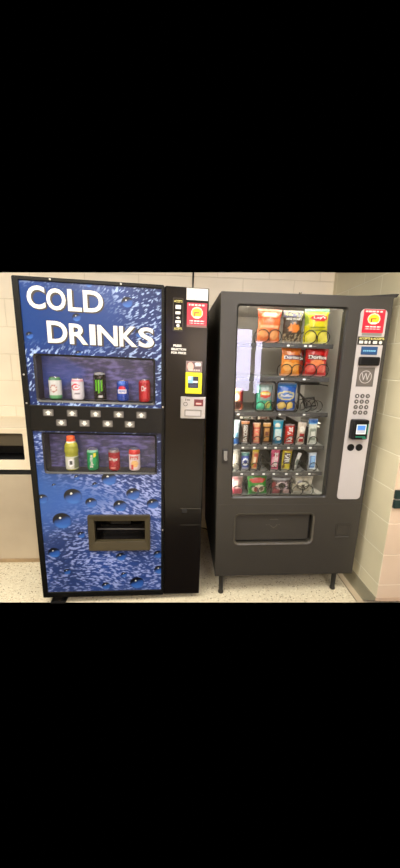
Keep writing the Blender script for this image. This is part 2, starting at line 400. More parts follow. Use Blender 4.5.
# lettering: dark offset print under the white letters
def heading(word, spans, z0, z1):
    sh, wh = MB(), MB()
    for ch, (a, b) in zip(word, spans):
        big = ch == word[0]; top = z1 + (.008 if big else 0); bot = z0 + (0 if not big else .002)
        put_text(sh, ch, a + .006, b + .007, bot - .006, top - .005, .0025, bold=.04)
        put_text(wh, ch, a, b, bot, top, .0012, bold=.022)
    s = sh.build('lettering_shade', M['shadow_ink'], None, K); w = wh.build('heading_lettering', M['lettering'], D, K)
    s.parent = w; part(s, 'brown offset shade of the white heading'); part(w, 'white words ' + word)
heading('COLD', ((.064, .152), (.158, .252), (.262, .330), (.338, .437)), 1.728, 1.832)
heading('DRINKS', ((.150, .250), (.260, .352), (.362, .392), (.402, .505), (.514, .606), (.613, .694)), 1.566, 1.668)

# display windows
def purple(u, z):
    n = noise.noise(Vector((u * 14, z * 60, 2))) + .6 * noise.noise(Vector((u * 40, z * 120, 5)))
    b = noise.noise(Vector((u * 3, z * 5, 8)))
    c = mixc(rgb(52, 54, 92), rgb(104, 100, 158), ss_(-.2, .6, n + .4 * b))
    return mixc(c, rgb(46, 74, 150), ss_(.1, .5, noise.noise(Vector((u * 4, z * 6, 12)))) * .7)
M['disp'] = emit_mat('added_display_tube', (255, 246, 230), 16)
def display(WN, lab):
    u0, u1, z0, z1 = WN
    f = MB(); ring(f, rrect(u0 - .002, u1 + .002, z0 - .002, z1 + .002, .016), rrect(u0 + .008, u1 - .008, z0 + .008, z1 - .008, .014), 0, .014, yin=.006)
    fo = part(f.build('display_window', M['ring_dark'], D, K, smooth=False), lab)
    g = MB(); g.box(u0 + .004, u1 - .004, .009, .012, z0 + .004, z1 - .004); g.build('window_glass', M['glass2'], fo, K)
    b = MB(); b.box(u0, u1, .015, .105, z0, z1, skip='f'); b.box(u0 + .002, u1 - .002, .016, .1, z0, z0 + .008)
    for i, fc in enumerate(b.f): b.f[i] = tuple(reversed(fc)) if i < 5 else fc
    b.build('display_box', M['ring_dark'], fo, K)
    lt = MB(); lt.box(u0 + .03, u1 - .03, .016, .022, z1 - .007, z1 - .003); lt.build('added_display_light', M['disp'], fo, K)  # added glowing strip behind the frame, brightening the cans
    sheet('display_backdrop', u0 + .002, u1 - .002, z0 + .002, z1 - .002, .1, .006, purple, fo, K)
display(WIN1, 'upper display window with five cans'); display(WIN2, 'lower display window with one bottle and three cans')

# selection panel and buttons
sp = MB().box(BTN[0], BTN[1], -.006, .02, BTN[2], BTN[3]).build('selection_panel', M['dark'], D, K, bevel=.003)
def arrow(mb, u, z, s, up, y, mi):
    d = 1 if up else -1
    P = [(u - s, z - d * s * .1), (u, z + d * s * .8), (u + s, z - d * s * .1), (u + s * .45, z - d * s * .1), (u + s * .45, z - d * s * .75), (u - s * .45, z - d * s * .75), (u - s * .45, z - d * s * .1)]
    return slab(mb, P, y, y + .002, mi)
for us, z, up in (((.126, .251, .376, .500, .6235), 1.2025, True), ((.191, .314, .4385, .559), 1.149, False)):
    for u in us:
        mb = MB(); ring(mb, rrect(u - .027, u + .027, z - .018, z + .018, .005), rrect(u - .0215, u + .0215, z - .0135, z + .0135, .003), -.012, -.005, 0)
        slab(mb, rrect(u - .0225, u + .0225, z - .0145, z + .0145, .003), -.009, -.005, 1)
        arrow(mb, u, z, .0165, up, -.0115, 2)
        b = mb.build('selection_button', [M['ink'], M['grey'], M['lettering']], sp, K)
# dispensing opening
u0, u1, z0, z1 = SLOT
mb = MB(); ring(mb, rrect(u0 - .002, u1 + .002, z0 - .002, z1 + .002, .006), rrect(.337, .636, .427, .563, .004), -.016, .02, yin=-.010)
so = part(mb.build('dispensing_opening', M['olive'], D, K, bevel=.0015), 'bronze framed dispensing opening')
mb = MB(); mb.box(.325, .648, .02, .115, .415, .575, skip='f'); mb.f = [tuple(reversed(f)) for f in mb.f]; mb.build('opening_cavity', M['gloss'], so, K)
mb = MB(); mb.add([(.34, .03, .545), (.634, .03, .545), (.60, .085, .49), (.374, .085, .49), (.34, .034, .551), (.634, .034, .551), (.60, .09, .496), (.374, .09, .496)],
       [(0, 3, 2, 1), (4, 5, 6, 7), (0, 1, 5, 4), (1, 2, 6, 5), (2, 3, 7, 6), (3, 0, 4, 7)]); mb.build('delivery_flap', M['gloss'], so, K)
mb = MB(); mb.tube([(.342, .035, .488), (.631, .035, .486)], .004); mb.build('guard_bar', M['ink'], so, K, smooth=True)
mb = MB(); mb.box(.43, .545, .022, .03, .53, .565); mb.build('flap_stop', M['black'], so, K)

# control column pieces
C0 = -.0006
def sticker_art(u, z, U0, U1, Z0, Z1, grey_low=True):
    s, t = (u - U0) / (U1 - U0), (z - Z0) / (Z1 - Z0)
    c = rgb(184, 34, 54)
    if .08 < s < .92 and .885 < t < .945 and (int(s * 23) % 4): c = rgb(250, 214, 204)
    x, y = (s - .5) / .29, (t - .6) / .235
    if x * x + y * y < 1: c = rgb(250, 236, 190)
    if (x / .86) ** 2 + (y / .8) ** 2 < 1: c = rgb(252, 196, 40)
    if .36 < s < .62 and .58 < t < .63 or (.36 < s < .42 and .45 < t < .6): c = rgb(120, 50, 40)
    if .38 < s < .64 and .40 < t < .46: c = rgb(244, 236, 214)
    for tt, h in ((.27, .02), (.17, .018)):
        if abs(t - tt) < h and .14 < s < .86 and int(s * 31) % 5: c = rgb(252, 232, 226)
    if grey_low and t < .09: c = rgb(120, 84, 78)
    return c
sheet('notice_sticker', .866, .971, 1.681, 1.803, C0 - .001, .0026, lambda u, z: sticker_art(u, z, .866, .971, 1.681, 1.803), D, K)
part(bpy.data.objects['notice_sticker'], 'red notice sticker with a yellow round emblem')
def white_art(u, z):
    c = rgb(204, 202, 196); n = noise.noise(Vector((u * 160, z * 220, 3)))
    return mixc(c, rgb(176, 172, 164), .8) if n > .32 and .88 < u < .95 else c
sheet('white_notice', .862, .974, 1.816, 1.874, C0 - .0012, .003, white_art, D, K)
mb = MB(); ring(mb, rrect(.793, .846, 1.658, 1.822, .004), rrect(.7955, .8435, 1.6605, 1.8195, .003), C0 - .0012, C0, 0)
put_text(mb, 'ACCEPTS', .799, .841, 1.8, 1.812, C0 - .001, 1, .03); put_text(mb, 'ACCEPTS', .799, .841, 1.664, 1.676, C0 - .001, 1, .03)
slab(mb, rrect(.806, .834, 1.768, 1.788, .002), C0 - .001, C0, 2); slab(mb, rrect(.806, .832, 1.742, 1.756, .002), C0 - .001, C0, 2)
slab(mb, [(.808, 1.724), (.82, 1.732), (.832, 1.724), (.82, 1.718)], C0 - .001, C0, 2); slab(mb, rrect(.806, .834, 1.698, 1.712, .002), C0 - .001, C0, 2)
slab(mb, disc(.82, 1.686, .0085), C0 - .001, C0, 2)
part(mb.build('payment_icons', [M['olive'], M['yellow_ink'], M['lettering']], D, K), 'strip of pale payment icons between two ACCEPTS words')
mb = MB()
for i, w in enumerate(('PRESS', 'SELECTION', 'FOR PRICE')):
    h = .0125; z = 1.577 - i * .0185; put_text(mb, w, (.796 if i == 0 else .7855), (.84 if i == 0 else .865), z, z + h, C0 - .001, 0, .05)
part(mb.build('price_lettering', M['lettering'], D, K), 'white words PRESS SELECTION FOR PRICE')
def tap_art(u, z):
    s, t = (u - .866) / .088, (z - 1.448) / .058
    c = rgb(92, 72, 74)
    if ((s - .28) / .2) ** 2 + ((t - .5) / .4) ** 2 < 1: c = rgb(214, 160, 150)
    if .55 < s < .92 and .55 < t < .9 and (int(s * 30) + int(t * 12)) % 3: c = rgb(236, 232, 226)
    if .12 < s < .9 and .1 < t < .25 and int(s * 28) % 4: c = rgb(190, 170, 170)
    if s < .04 or s > .96 or t < .05 or t > .95: c = rgb(130, 112, 110)
    return c
sheet('instruction_sticker', .866, .954, 1.448, 1.506, C0 - .001, .0025, tap_art, D, K)
bv = part(MB().box(.864, .954, -.026, 0, 1.331, 1.446).build('bill_validator', M['yellow'], D, K, bevel=.004), 'bright yellow bill acceptor bezel')
def scr(u, z):
    s, t = (u - .878) / .056, (z - 1.363) / .062
    c = rgb(18, 20, 34)
    if s < .5 and t > .4: c = rgb(120, 170, 206)
    if s < .3 and t > .7: c = rgb(198, 220, 232)
    if .5 < s < .95 and .45 < t < .62: c = rgb(214, 224, 232)
    if .1 < s < .9 and .08 < t < .3 and (int(s * 12) + int(t * 20)) % 2: c = rgb(60, 64, 96)
    return c
sheet('validator_screen', .878, .934, 1.363, 1.425, -.0272, .0025, scr, bv, K)
MB().box(.872, .944, -.020, 0, 1.318, 1.331).build('note_slot', M['dark'], bv, K, bevel=.002)
cp = part(MB().box(.840, .980, -.008, 0, 1.190, 1.314).build('coin_panel', M['steel'], D, K, bevel=.003), 'brushed steel coin panel')
MB().box(.915, .966, -.012, -.008, 1.262, 1.300).build('coin_display', mat('maroon_plastic', (96, 30, 34), .4), cp, K, bevel=.001)
MB().box(.925, .955, -.0135, -.012, 1.272, 1.281).build('display_digits', mat('pink_digits', (220, 160, 150), .4), cp, K)
mb = MB(); ring(mb, disc(.867, 1.272, .012), disc(.867, 1.272, .0085), -.012, -.007); mb.build('coin_return_ring', M['ink'], cp, K)
mb = MB(); mb.box(.866, .870, -.0095, -.008, 1.29, 1.302); mb.box(.874, .892, -.0095, -.008, 1.292, 1.298); mb.build('coin_slot', M['ink'], cp, K)
mb = MB(); ring(mb, rrect(.862, .958, 1.202, 1.242, .003), rrect(.868, .952, 1.208, 1.236, .002), -.0115, -.007); slab(mb, rrect(.867, .953, 1.207, 1.237, .002), -.0088, -.007, 1)
mb.build('coin_return_door', [M['grey'], M['silver']], cp, K)
ac = MB().box(.848, .974, -.0016, 0, .6385, .6405).build('access_cover_edge', M['taupe_rim'], D, K); MB().box(.848, .974, -.001, 0, .530, .5312).build('access_cover_edge', M['taupe_rim'], D, K); MB().box(.858, .889, -.004, 0, .612, .636).build('key_recess', M['void'], D, K, bevel=.003)
for z in (1.72, 1.39, 1.17, .95, .62, .2):
    MB().box(.978, .984, .03, .05, z, z + .03).build('side_hinge', M['chrome'] if z == .62 else M['black'], D, K, bevel=.002)
for u, z in ((.185, 1.871), (.20 + .33, 1.871), (.016, 1.25), (.742, 1.25), (.016, 1.40), (.742, 1.40 - .9)):
    mb = MB(); slab(mb, disc(u, z, .005, 12), -.007, -.003); mb.build('screw', M['steel'], D, K, bevel=.001)
MB().box(.005, .975, .03, .12, .030, .046).build('kick_plate', M['trim'], D, K)
for u0, d0 in ((.038, .0), (.85, .06), (.038, .70), (.85, .70)):
    mb = MB(); mb.box(u0, u0 + .092, d0, d0 + .07, 0, .012); mb.box(u0 + .02, u0 + .072, d0 + .012, d0 + .058, .012, .046); mb.build('foot', M['black'], D, K, bevel=.002)
MB().box(.19, .98, .16, .165, 1.88, 1.886).build('top_cap', M['trim'], D, K)

# ------------------------------------------------------------------ cans and bottle
def lathe_art(name, prof, fn, m, parent=None, n=28, rows=26):
    """prof: list of (r,z) ; finely resampled so that fn(angle 0..1, t 0..1) paints it"""
    zs, rs = [], []
    L = [0]
    for a, b in zip(prof, prof[1:]): L.append(L[-1] + math.hypot(b[0] - a[0], b[1] - a[1]))
    for j in range(rows + 1):
        d = L[-1] * j / rows; i = max(k for k in range(len(L)) if L[k] <= d + 1e-9); i = min(i, len(prof) - 2)
        t = (d - L[i]) / (L[i + 1] - L[i]); rs.append(prof[i][0] + (prof[i + 1][0] - prof[i][0]) * t); zs.append(prof[i][1] + (prof[i + 1][1] - prof[i][1]) * t)
    H = prof[-1][1]; vs, cs, fs = [], [], []
    for r, z in zip(rs, zs):
        for k in range(n):
            a = 2 * PI * k / n; vs.append((r * math.sin(a), -r * math.cos(a), z)); sx = math.sin(a)
            cs.append(fn(sx if math.cos(a) > -.2 else 2, z / H))
    for j in range(rows):
        for k in range(n): fs.append((j * n + k, j * n + (k + 1) % n, (j + 1) * n + (k + 1) % n, (j + 1) * n + k))
    fs += [tuple(range(n))[::-1], tuple(rows * n + k for k in range(n))]
    mb = MB(); mb.add(vs, fs); o = mb.build(name, m, parent, smooth=True); set_art(o, cs); return o
def cyl_text(parent, s, R, x0, x1, z0, z1, m, rot=0, bold=.03):
    mb = MB()
    def surf(x, z):
        if rot: x, z = (x0 + x1) / 2 + (z - (z0 + z1) / 2) * -1, (z0 + z1) / 2 + (x - (x0 + x1) / 2)
        a = x / R; return (math.sin(a) * (R + .0006), -math.cos(a) * (R + .0006), z)
    put_text(mb, s, x0, x1, z0, z1, 0, 0, bold, surf); return mb.build('can_lettering', m, parent)
G_C = 'drinks shown in the display windows'
def can(u, zb, H, fn, lab, text=None, R=.033):
    x, y, z = world('D', u, .052, zb)
    e = tag(empty('soda_can', (x, y, z), FR['D']['a']), lab, 'can', G_C)
    body = lathe_art('can_body', [(R * .78, 0), (R * .9, .004), (R, .012), (R, H - .014), (R * .84, H - .003), (R * .84, H)], fn, M['can'], e)
    mb = MB(); n = 24
    ring(mb, [(R * .84 * math.cos(2 * PI * i / n), R * .84 * math.sin(2 * PI * i / n)) for i in range(n)], [(R * .76 * math.cos(2 * PI * i / n), R * .76 * math.sin(2 * PI * i / n)) for i in range(n)], 0, .003)
    slab(mb, [(R * .77 * math.cos(2 * PI * i / n), R * .77 * math.sin(2 * PI * i / n)) for i in range(n)], .001, .002)
    mb.v = [(a, c, H + b) for a, b, c in mb.v]; mb.build('can_lid', M['rim'], e)
    if text: cyl_text(e, text[0], R, *text[1:5], text[5], *(text[6:]))
    return e
zc1, zc2 = 1.2705, .8635
W_ = (236, 234, 230)
can(.152, zc1, .119, lambda s, t: layers((216, 218, 208), [('r', -1, 2, .86, 1, (62, 120, 74)), ('r', -1, 2, 0, .2, (96, 168, 110)), ('e', .0, .5, .55, .17, (176, 120, 104)), ('e', 0, .5, .45, .12, (226, 222, 210))])(s, t),
    'white and green soda can, first from the left in the upper window')
can(.272, zc1, .115, lambda s, t: layers((226, 222, 222), [('r', -1, 2, .86, 1, (214, 150, 158)), ('e', -.1, .62, .7, .16, (208, 46, 62)), ('e', -.05, .62, .55, .1, (240, 236, 234)), ('e', 0, .62, .4, .04, (208, 46, 62)), ('r', -.4, .5, .28, .34, (150, 140, 142))])(s, t),
    'silvery white soda can with red script mark in the upper window')
def mon(s, t):
    c = rgb(16, 17, 17)
    for k, (x0, w) in enumerate(((-.42, .1), (0, .08), (.42, .1))):
        if abs(s - x0 - .03 * math.sin(t * 21 + k)) < w * .9 and (.36 if k != 1 else .28) < t < .74: c = rgb(112, 204, 44)
    if .12 < t < .19 and abs(s) < .55 and int((s + 1) * 16) % 3: c = rgb(206, 206, 200)
    if t < .04 or t > .95: c = rgb(120, 120, 118)
    return c
can(.393, zc1, .152, mon, 'tall black energy drink can with green claw mark', R=.034)
def pep(s, t):
    c = rgb(22, 62, 150); x, y = s / .68, (t - .5) / .27
    if x * x + y * y < 1:
        c = rgb(236, 236, 236)
        if y > .3: c = rgb(214, 40, 52)
        if y < -.38: c = rgb(30, 70, 170)
    elif t > .8 and abs(s) < .5: c = rgb(30, 92, 190)
    return c
can(.517, zc1, .113, pep, 'blue cola can with a round red white and blue emblem', ('PEPSI', -.018, .018, .051, .062, M['cap_blue']))
can(.6375, zc1, .121, lambda s, t: layers((176, 30, 40), [('r', -1, -.5, 0, 1, (150, 22, 32)), ('e', .15, .62, .35, .2, (206, 66, 70)), ('r', -.1, .5, .16, .5, (196, 50, 56))])(s, t),
    'red soda can, rightmost in the upper window', ('Dr', -.014, .012, .062, .09, M['lettering']))
can(.334, zc2, .122, lambda s, t: layers((16, 134, 76), [('e', .2, .5, .6, .3, (24, 160, 92)), ('r', -1, 2, .9, 1, (120, 180, 150)), ('e', .5, .78, .25, .09, (240, 226, 60))])(s, t),
    'green lemon lime soda can in the lower window', ('Sprite', -.038, .038, .048, .07, M['lettering'], 1))
can(.457, zc2, .122, lambda s, t: layers((148, 26, 38), [('r', -1, 2, .9, 1, (120, 104, 104)), ('e', .1, .5, .6, .26, (168, 36, 50)), ('r', -.5, .4, .12, .2, (214, 120, 110))])(s, t),
    'dark red soda can in the lower window beside the green one', ('Dr Pepper', -.027, .025, .058, .082, M['lettering']))
can(.575, zc2, .128, lambda s, t: layers((226, 206, 200), [('r', -1, 2, .78, 1, (200, 52, 48)), ('r', -.7, .7, .55, .7, (214, 70, 60)), ('e', .1, .36, .6, .17, (236, 190, 120)), ('e', -.3, .2, .3, .12, (200, 60, 56)), ('r', -1, 2, 0, .05, (190, 180, 176))], .3, 3)(s, t),
    'white can with red bands, rightmost in the lower window', ('A&W', -.02, .02, .068, .086, M['lettering']))
x, y, z = world('D', .214, .055, zc2)
e = tag(empty('sports_drink_bottle', (x, y, z), FR['D']['a']), 'yellow green sports drink bottle with orange cap in the lower window', 'bottle', G_C)
bf = lambda s, t: layers((164, 164, 52), [('r', -1, 2, .06, .46, (212, 212, 190)), ('e', .1, .27, .5, .13, (240, 240, 236)), ('e', .1, .27, .25, .08, (70, 70, 66)), ('r', .5, 2, .08, .44, (120, 124, 96)), ('r', -1, 2, .93, 1, (224, 224, 190)), ('r', -1, 2, .6, .62, (160, 158, 44))])(s, t)
lathe_art('bottle_body', [(.030, 0), (.036, .006), (.0365, .03), (.0365, .088), (.034, .094), (.0365, .1), (.0385, .115), (.036, .13), (.037, .142), (.030, .158), (.021, .172), (.02, .177)], bf, M['can'], e, rows=40)
mb = MB(); mb.tube([(0, 0, .176), (0, 0, .179), (0, 0, .197), (0, 0, .2)], [.021, .0225, .0225, .019], 20); mb.build('bottle_cap', M['cap_orange'], e, smooth=True)
mb = MB(); ring(mb, disc(0, 0, .0245, 20), disc(0, 0, .019, 20), 0, .004); mb.v = [(a, c, .171 + b) for a, b, c in mb.v]; mb.build('cap_collar', M['cap_orange'], e)

# ================================================================== SNACK MACHINE
S = tag(empty('snack_vending_machine', (*FR['S']['o'], 0), FR['S']['a']), 'taupe grey snack vending machine with glass front and silver payment strip', 'vending machine')
K = 'S'
GW = (.0885, .690, .694, 1.804)       # window in the door
FL = (.120, .626, .385, .588)         # delivery flap
Wd, ZB, ZT = .936, .158, 1.864
mb = MB()
mb.box(0, Wd, .055, .80, ZB, ZT, skip='f')
ring(mb, rrect(0, Wd, ZB, ZT, .001, 6), rrect(.075, .735, .660, 1.822, .001, 6), .055, .056)
cab = mb.build('cabinet', M['taupe_side'], S, K)
li = MB(); li.box(.075, .735, .056, .62, .660, 1.822, skip='f'); li.f = [tuple(reversed(f)) for f in li.f]; li.build('cabinet_liner', M['inner'], S, K)
mb = MB(); ring(mb, rrect(0, Wd, .652, ZT, .006), rrect(*GW, .018), 0, .055)
ring(mb, rrect(0, Wd, ZB, .652, .0005), rrect(*FL, .030), 0, .055)
door = mb.build('door', M['taupe'], S, K, bevel=.003)
mb = MB(); ring(mb, rrect(GW[0] - .001, GW[1] + .001, GW[2] - .001, GW[3] + .001, .019), rrect(GW[0] + .007, GW[1] - .007, GW[2] + .007, GW[3] - .007, .014), .004, .02, yin=.010)
mb.build('window_gasket', M['ring_dark'], door, K)
mb = MB(); mb.box(GW[0] + .004, GW[1] - .004, .016, .020, GW[2] + .004, GW[3] - .004); mb.build('window_glass', M['glass'], door, K)
# flap
mb = MB(); ring(mb, rrect(FL[0] - .007, FL[1] + .007, FL[2] - .007, FL[3] + .007, .036), rrect(FL[0] + .004, FL[1] - .004, FL[2] + .004, FL[3] - .004, .028), -.005, .01, yin=-.001)
mb.build('flap_rim', M['taupe_rim'], door, K, smooth=False)
fl = part(MB().box(FL[0] + .004, FL[1] - .018, .022, .030, FL[2] + .012, FL[3] - .004).build('delivery_flap', M['taupe'], S, K, bevel=.004), 'recessed delivery flap with arrow mark')
mb = MB(); slab(mb, rrect(FL[0] - .005, FL[1] + .005, FL[2] - .005, FL[3] + .005, .03), .04, .05); mb.build('flap_backing', M['void'], door, K)
MB().box(.350, .402, .0205, .022, .5385, .543).build('flap_mark', M['taupe_rim'], fl, K)
for a in (0, 1, 4, 5): MB().box(.326 + a * .0165, .334 + a * .0165, .0205, .022, .502, .506).build('flap_mark', M['taupe_rim'], fl, K)
mb = MB(); slab(mb, [(.352, .497), (.376, .478), (.400, .497), (.396, .500), (.376, .484), (.356, .500)], .0205, .022); mb.build('flap_arrow', M['taupe_rim'], fl, K)
mb = MB(); ring(mb, rrect(.780, .876, .423, .515, .003), rrect(.7825, .8735, .4255, .5125, .002), -.003, 0, yin=-.001); ring(mb, rrect(.788, .862, .437, .501, .003), rrect(.790, .860, .439, .499, .002), -.002, 0)
mb.build('lower_cover_plate', M['taupe'], door, K)
lk = MB().box(.028, .062, -.008, 0, .918, 1.006).build('lock_plate', M['taupe_side'], door, K, bevel=.003)
mb = MB(); mb.box(.036, .056, -.014, -.008, .955, .995); mb.tube([(.047, -.02, .948), (.047, -.008, .948)], .010, 16); mb.build('lock_cylinder', M['grey'], lk, K, bevel=.001)
MB().box(.0, Wd, .004, .055, ZB - .004, ZB).build('door_bottom_edge', M['taupe_side'], door, K)
# top corner bracket
mb = MB(); mb.add([(.70, .005, 1.864), (.955, .005, 1.864), (.965, .005, 1.882), (.93, .005, 1.880), (.80, .005, 1.868), (.70, .05, 1.864), (.955, .05, 1.864), (.965, .05, 1.882), (.93, .05, 1.880), (.80, .05, 1.868)],
       [(0, 1, 2, 3, 4), (9, 8, 7, 6, 5), (0, 5, 6, 1), (1, 6, 7, 2), (2, 7, 8, 3), (3, 8, 9, 4), (4, 9, 5, 0)]); mb.build('hinge_bracket', M['taupe_side'], S, K)
mb = MB(); mb.tube([(.43, .03, 1.862), (.43, .03, 1.876)], .008, 10); mb.build('top_bolt', M['chrome'], S, K)
for u, d in ((.05, .05), (.845, .06), (.05, .70), (.845, .70)):
    mb = MB(); mb.tube([(u, d, .0), (u, d, .008), (u, d, .022), (u, d, .14), (u, d, .16)], [.018, .019, .014, .017, .019], 14); mb.build('leg', M['taupe_side'], S, K, smooth=True)

# silver payment strip
cpn = MB(); slab(cpn, rrect(.759, .909, .685, 1.799, .026), -.005, 0)
cpn = part(cpn.build('payment_panel', M['silver'], S, K, bevel=.0015), 'long rounded pale silver payment strip')
Y0 = -.005
sheet('notice_sticker', .7755, .896, 1.674, 1.796, Y0 - .0012, .0026, lambda u, z: sticker_art(u, z, .7755, .896, 1.674, 1.796, False), cpn, K)
MB().box(.779, .892, Y0 - .001, Y0, 1.659, 1.674).build('sticker_footer', M['grey'], cpn, K)
mb = MB(); mb.box(.760, .916, Y0 - .0014, Y0, 1.610, 1.654, 0)
put_text(mb, 'ACCEPTS & ACCEPTS', .766, .910, 1.638, 1.650, Y0 - .002, 1, .04)
for i, (a, b) in enumerate(((.770, .792), (.800, .816), (.824, .834), (.848, .872))): slab(mb, rrect(a, b, 1.6165, 1.6315, .002), Y0 - .002, Y0 - .0014, 2)
slab(mb, disc(.892, 1.624, .009), Y0 - .002, Y0 - .0014, 2)
part(mb.build('payment_icons', [M['band'], M['yellow_ink'], M['lettering']], cpn, K), 'dark strip of payment icons with yellow ACCEPTS lettering')
mb = MB(); mb.box(.787, .880, Y0 - .004, Y0, 1.5575, 1.601); po = mb.build('price_display', M['blue_screen'], cpn, K, bevel=.001)
mb = MB()
for k in range(7): mb.box(.798 + k * .0105, .805 + k * .0105, Y0 - .0045, Y0 - .004, 1.574, 1.582)
mb.build('display_digits', mat('pale_blue_digits', (120, 180, 210), .5), po, K)
MB().box(.777, .896, Y0 - .022, Y0, 1.497, 1.546).build('bill_slot', M['dark'], cpn, K, bevel=.008)
lp = part(MB().box(.783, .883, Y0 - .002, Y0, 1.380, 1.488).build('bill_acceptor_plate', mat('bronze_grey_plate', (92, 86, 80), .4), cpn, K, bevel=.001), 'grey plate with a circled W')
mb = MB(); ring(mb, rrect(.785, .881, 1.382, 1.486, .001, 1), rrect(.789, .877, 1.386, 1.482, .001, 1), Y0 - .003, Y0 - .002, 0); ring(mb, disc(.833, 1.434, .036, 28), disc(.833, 1.434, .0325, 28), Y0 - .0028, Y0 - .002, 1)
put_text(mb, 'W', .808, .858, 1.414, 1.456, Y0 - .0028, 1, .0)
mb.build('plate_emblem', [M['ink'], M['silver']], lp, K)
for j in range(4):
    for i in range(3):
        u, z = .7995 + i * .0318, 1.3255 - j * .032
        mb = MB(); ring(mb, disc(u, z, .0125, 18), disc(u, z, .0098, 18), Y0 - .003, Y0, 0); slab(mb, disc(u, z, .0102, 18), Y0 - .002, Y0, 0)
        put_text(mb, '123456789*0#'[j * 3 + i], u - .0032, u + .0032, z - .0045, z + .0045, Y0 - .0032, 1, .01)
        mb.build('keypad_button', [M['ink'], M['lettering']], cpn, K)
rd = part(MB().box(.778, .872, Y0 - .045, Y0, 1.076, 1.192).build('card_reader', M['dark'], cpn, K, bevel=.008), 'black contactless card reader with teal lit edge')
def rscr(u, z):
    s, t = (u - .797) / .058, (z - 1.110) / .056
    c = rgb(74, 132, 214) if t > .45 else rgb(140, 160, 190)
    if t < .4 and (int(s * 9) + int(t * 9)) % 2: c = rgb(196, 190, 186)
    if s < .06 or s > .94 or t < .08 or t > .92: c = rgb(220, 230, 226)
    return c
sheet('reader_screen', .797, .855, 1.110, 1.166, Y0 - .0462, .003, rscr, rd, K)
mb = MB(); mb.box(.863, .8665, Y0 - .047, Y0 - .045, 1.11, 1.17); mb.box(.797, .855, Y0 - .047, Y0 - .045, 1.092, 1.0955); mb.box(.84, .862, Y0 - .047, Y0 - .045, 1.084, 1.088)
mb.build('reader_light', M['teal'], rd, K)
for u in (.8025, .8545):
    mb = MB(); ring(mb, disc(u, 1.019, .0215), disc(u, 1.019, .017), Y0 - .004, Y0, yin=Y0 - .001); slab(mb, disc(u, 1.019, .0175), Y0 - .0008, Y0); mb.build('coin_return_cup', M['dark'], cpn, K)

# shelves, price rails, tags, coils
SH = [ # z of shelf top, rail z0,z1, tag us, coil columns (u, radius)
 dict(z=1.612, r=(1.588, 1.613), u=(.100, .660), tags=(.40, .50, .53), coils=[(.255, .036), (.325, .036), (.53, .036), (.607, .036)]),
 dict(z=1.425, r=(1.397, 1.425), u=(.100, .660), tags=(.38, .51), coils=[(.405, .034), (.470, .034), (.547, .036), (.622, .036)]),
 dict(z=1.214, r=(1.188, 1.214), u=(.092, .674), tags=(.13, .38, .53), coils=[(.13, .030), (.262, .028), (.325, .028), (.390, .032), (.452, .032), (.54, .034), (.61, .034)]),
 dict(z=1.006, r=(.981, 1.007), u=(.092, .674), tags=(.165, .235, .305, .37, .45, .52, .59), coils=[(.125, .022), (.183, .026), (.253, .026), (.317, .026), (.386, .026), (.463, .027), (.532, .027), (.609, .027)]),
 dict(z=.836, r=(.811, .837), u=(.092, .680), tags=(.165, .235, .305, .37, .45, .52, .60), coils=[(.128, .024), (.189, .026), (.25, .026), (.317, .030), (.38, .028), (.457, .028), (.552, .028), (.627, .027)]),
 dict(z=.668, r=(.650, .662), u=(.092, .684), tags=(.24, .39, .53), coils=[(.143, .034), (.245, .032), (.313, .032), (.400, .032), (.468, .032), (.54, .034), (.61, .034)]),
]
coil_me = {}
def coil_obj(parent, u, z, R, y0=.088, turns=4):
    mb = MB(); pitch = .07; n = 18; pts = []
    for i in range(turns * n + 1):
        a = 2 * PI * i / n - PI / 2
        # each turn stays nearly flat and steps back below the goods
        fr = i / n; st = math.floor(fr); w = fr - st; y = y0 + pitch * (st + max(0, (w - .8) / .2))
        pts.append((u + R * math.cos(a), y, z + R + .003 + R * math.sin(a)))
    mb.tube(pts, .0028, 5); return mb.build('spiral_coil', M['coil'], parent, 'S', smooth=True)
for i, s in enumerate(SH):
    mb = MB(); mb.box(s['u'][0], s['u'][1], .085, .56, s['z'] - .004, s['z']); sh = mb.build('shelf', M['shelf'], S, K)
    mb = MB(); mb.box(s['u'][0] - .004, s['u'][1] + .004, .074, .085, s['r'][0], s['r'][1]); mb.build('price_rail', M['rail'], sh, K, bevel=.002)
    for t in s['tags']:
        mb = MB(); zc = sum(s['r']) / 2
        slab(mb, rrect(t - .008, t + .008, zc - .005, zc + .005, .003), .0725, .074)
        mb.box(t + .014, t + .034, .0732, .074, zc - .0025, zc + .0015, 1)
        mb.build('price_tag', [M['tag'], M['grey']], sh, K)
    for u, R in s['coils']: coil_obj(sh, u, s['z'], R, turns=2 if i < 3 else 3)
for i in (3, 4):
    cs_ = SH[i]['coils']
    for (a, _), (b, _) in zip(cs_, cs_[1:]):
        m_ = (a + b) / 2; mb = MB(); mb.box(m_ - .005, m_ + .005, .10, .5, SH[i]['z'], SH[i]['z'] + .115)
        mb.build('column_divider', M['dark'], bpy.data.objects['shelf.%03d' % i], K)
